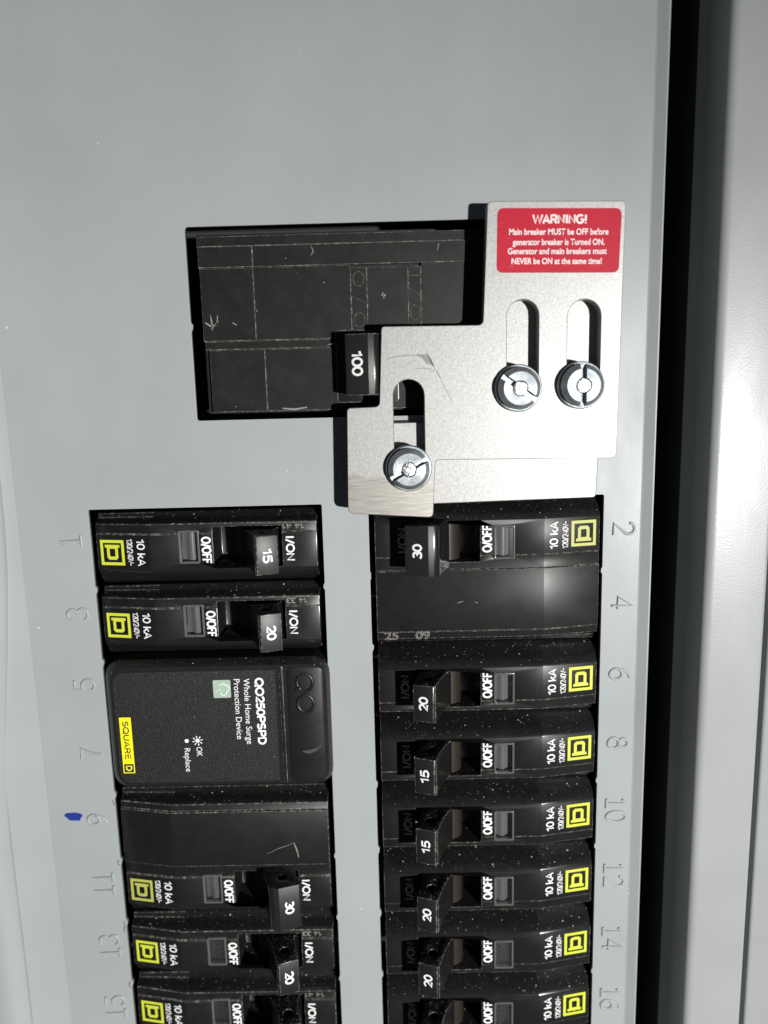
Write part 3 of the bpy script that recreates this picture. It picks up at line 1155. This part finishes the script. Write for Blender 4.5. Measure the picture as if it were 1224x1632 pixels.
pl = thing('interlock_plate', 'silver stepped interlock plate with three long slots and a red warning sticker', 'interlock plate', (0, 0, 0))
HP = 7.5
pts = [(23.0, 38.3, 1.0), (53.8, 37.6, 1.3), (53.1, -19.8, 1.5), (10.6, -19.25, 1.0), (9.9, -33.05, 1.3), (-10.4, -31.6, 1.7), (-9.85, -6.65, 1.0), (-2.25, -6.5, 1.3), (-1.35, 11.7, 0.8),
       (21.9, 11.45, 1.3)]
slots = [stadium(31.0, -7.0, 16.9, 7.3), stadium(45.0, -6.7, 16.6, 7.6), stadium(4.6, -24.5, -0.4, 7.2)]
obj('plate_sheet', sheet([rpoly(pts, 6)] + slots, 3.75, HP, 0.42, 2, 1), ['alu_worn', 'alu_edge'], pl, 0)
stk = sheet([rpoly([(25.0, 22.85, 1.5), (52.55, 22.2, 1.5), (52.9, 36.05, 1.5), (25.2, 36.75, 1.5)], 6)], HP + 0.02, HP + 0.10, 0.03, 1, 0)
sk = obj('warning_sticker', stk, 'sticker', pl)
for body, w, cap, x, z, b in (('WARNING!', 12.2, 2.05, 39.0, 34.05, 0.03), ('Main breaker MUST be OFF before', 22.2, 1.25, 38.9, 31.35, 0.022), ('generator breaker is Turned ON.', 20.6, 1.25, 38.9, 29.15, 0.022),
                              ('Generator and main breakers must', 22.2, 1.25, 38.6, 27.2, 0.022), ('NEVER be ON at the same time!', 20.3, 1.25, 38.5, 25.05, 0.022)):
    if body == 'WARNING!':
        print_line('lettering', body, w, cap, (x, z, HP + 0.10), -1.3, 0, 'sticker_text', sk, 0.23)
    else:
        lettering('lettering', body, w, cap, (x, z, HP + 0.14), -1.3, 0, 'sticker_text', sk, b)
for pts, w in (([(-0.6, 4.3), (2.2, 4.9), (6.3, 5.1), (7.5, 5.2)], 0.22), ([(6.6, 4.9, .1), (7.6, 4.9, 0.7), (8.6, 4.6, 1.6), (9.4, 3.6, 1.5), (10.2, 2.8, 0.5), (10.6, 2.4, .1)], 1.0),
               ([(8.9, 5.6), (9.9, 3.6), (11.1, 1.4), (12.2, -0.4)], 0.2), ([(11.2, 1.2), (12.6, -1.6), (14.3, -5.0), (15.0, -6.0)], 0.18), ([(6.4, 1.9), (8.4, 2.1), (10.6, 1.6)], 0.25),
               ([(3.0, 2.2), (5.0, 3.4), (6.6, 4.0)], 0.14)):
    strip('scratch', pts, w, HP + 0.02, 'scratch', pl)


def screw(x, z, ang, label):
    t = thing('slotted_screw', label, 'screw', (x, z, HP), False, 'slotted screws of the interlock plate')
    def lathe(prof, seg=40):
        b = bmesh.new()
        rings = []
        for r, h in prof:
            rings.append([b.verts.new(P(r * math.cos(2 * math.pi * i / seg), r * math.sin(2 * math.pi * i / seg), h)) for i in range(seg)])
        for a, c in zip(rings, rings[1:]):
            for i in range(seg):
                j = (i + 1) % seg
                b.faces.new((a[i], a[j], c[j], c[i]))
        b.faces.new(rings[0][::-1])
        b.faces.new(rings[-1])
        bmesh.ops.recalc_face_normals(b, faces=b.faces)
        return b
    obj('washer', lathe([(5.35, 0.02), (5.45, 0.2), (5.45, 1.0), (5.2, 1.3), (4.6, 1.3)]), 'zinc', t)
    me = to_mesh(lathe([(4.55, 1.25), (4.85, 1.5), (4.85, 2.5), (4.7, 2.75), (3.95, 3.6), (3.75, 3.75)]))
    cut = to_mesh(lathe([(1.75, 1.6), (1.75, 6)]))
    sl = box(-8, 8, -0.62, 0.62, 2.3, 6)
    bmesh.ops.rotate(sl, verts=sl.verts, cent=(0, 0, 0), matrix=Matrix.Rotation(-math.radians(ang), 3, 'Y'))
    me = boolean(me, [cut, to_mesh(sl)])
    bm = from_mesh(me)
    bevel(bm, 0.10, 35, 1, 0)
    obj('head', bm, 'zinc', t)
    obj('core', lathe([(1.70, 1.3), (1.70, 3.3), (1.5, 3.6), (1.1, 3.65)]), 'core', t)


screw(29.9, -3.0, -36, 'zinc slotted screw with its slot slanting down, in the slot under the word generator')
screw(44.3, -2.7, 90, 'zinc slotted screw with its slot upright, near the outer edge of the plate')
screw(4.3, -21.0, 29, 'zinc slotted screw with its slot slanting up, above the brushed tab')
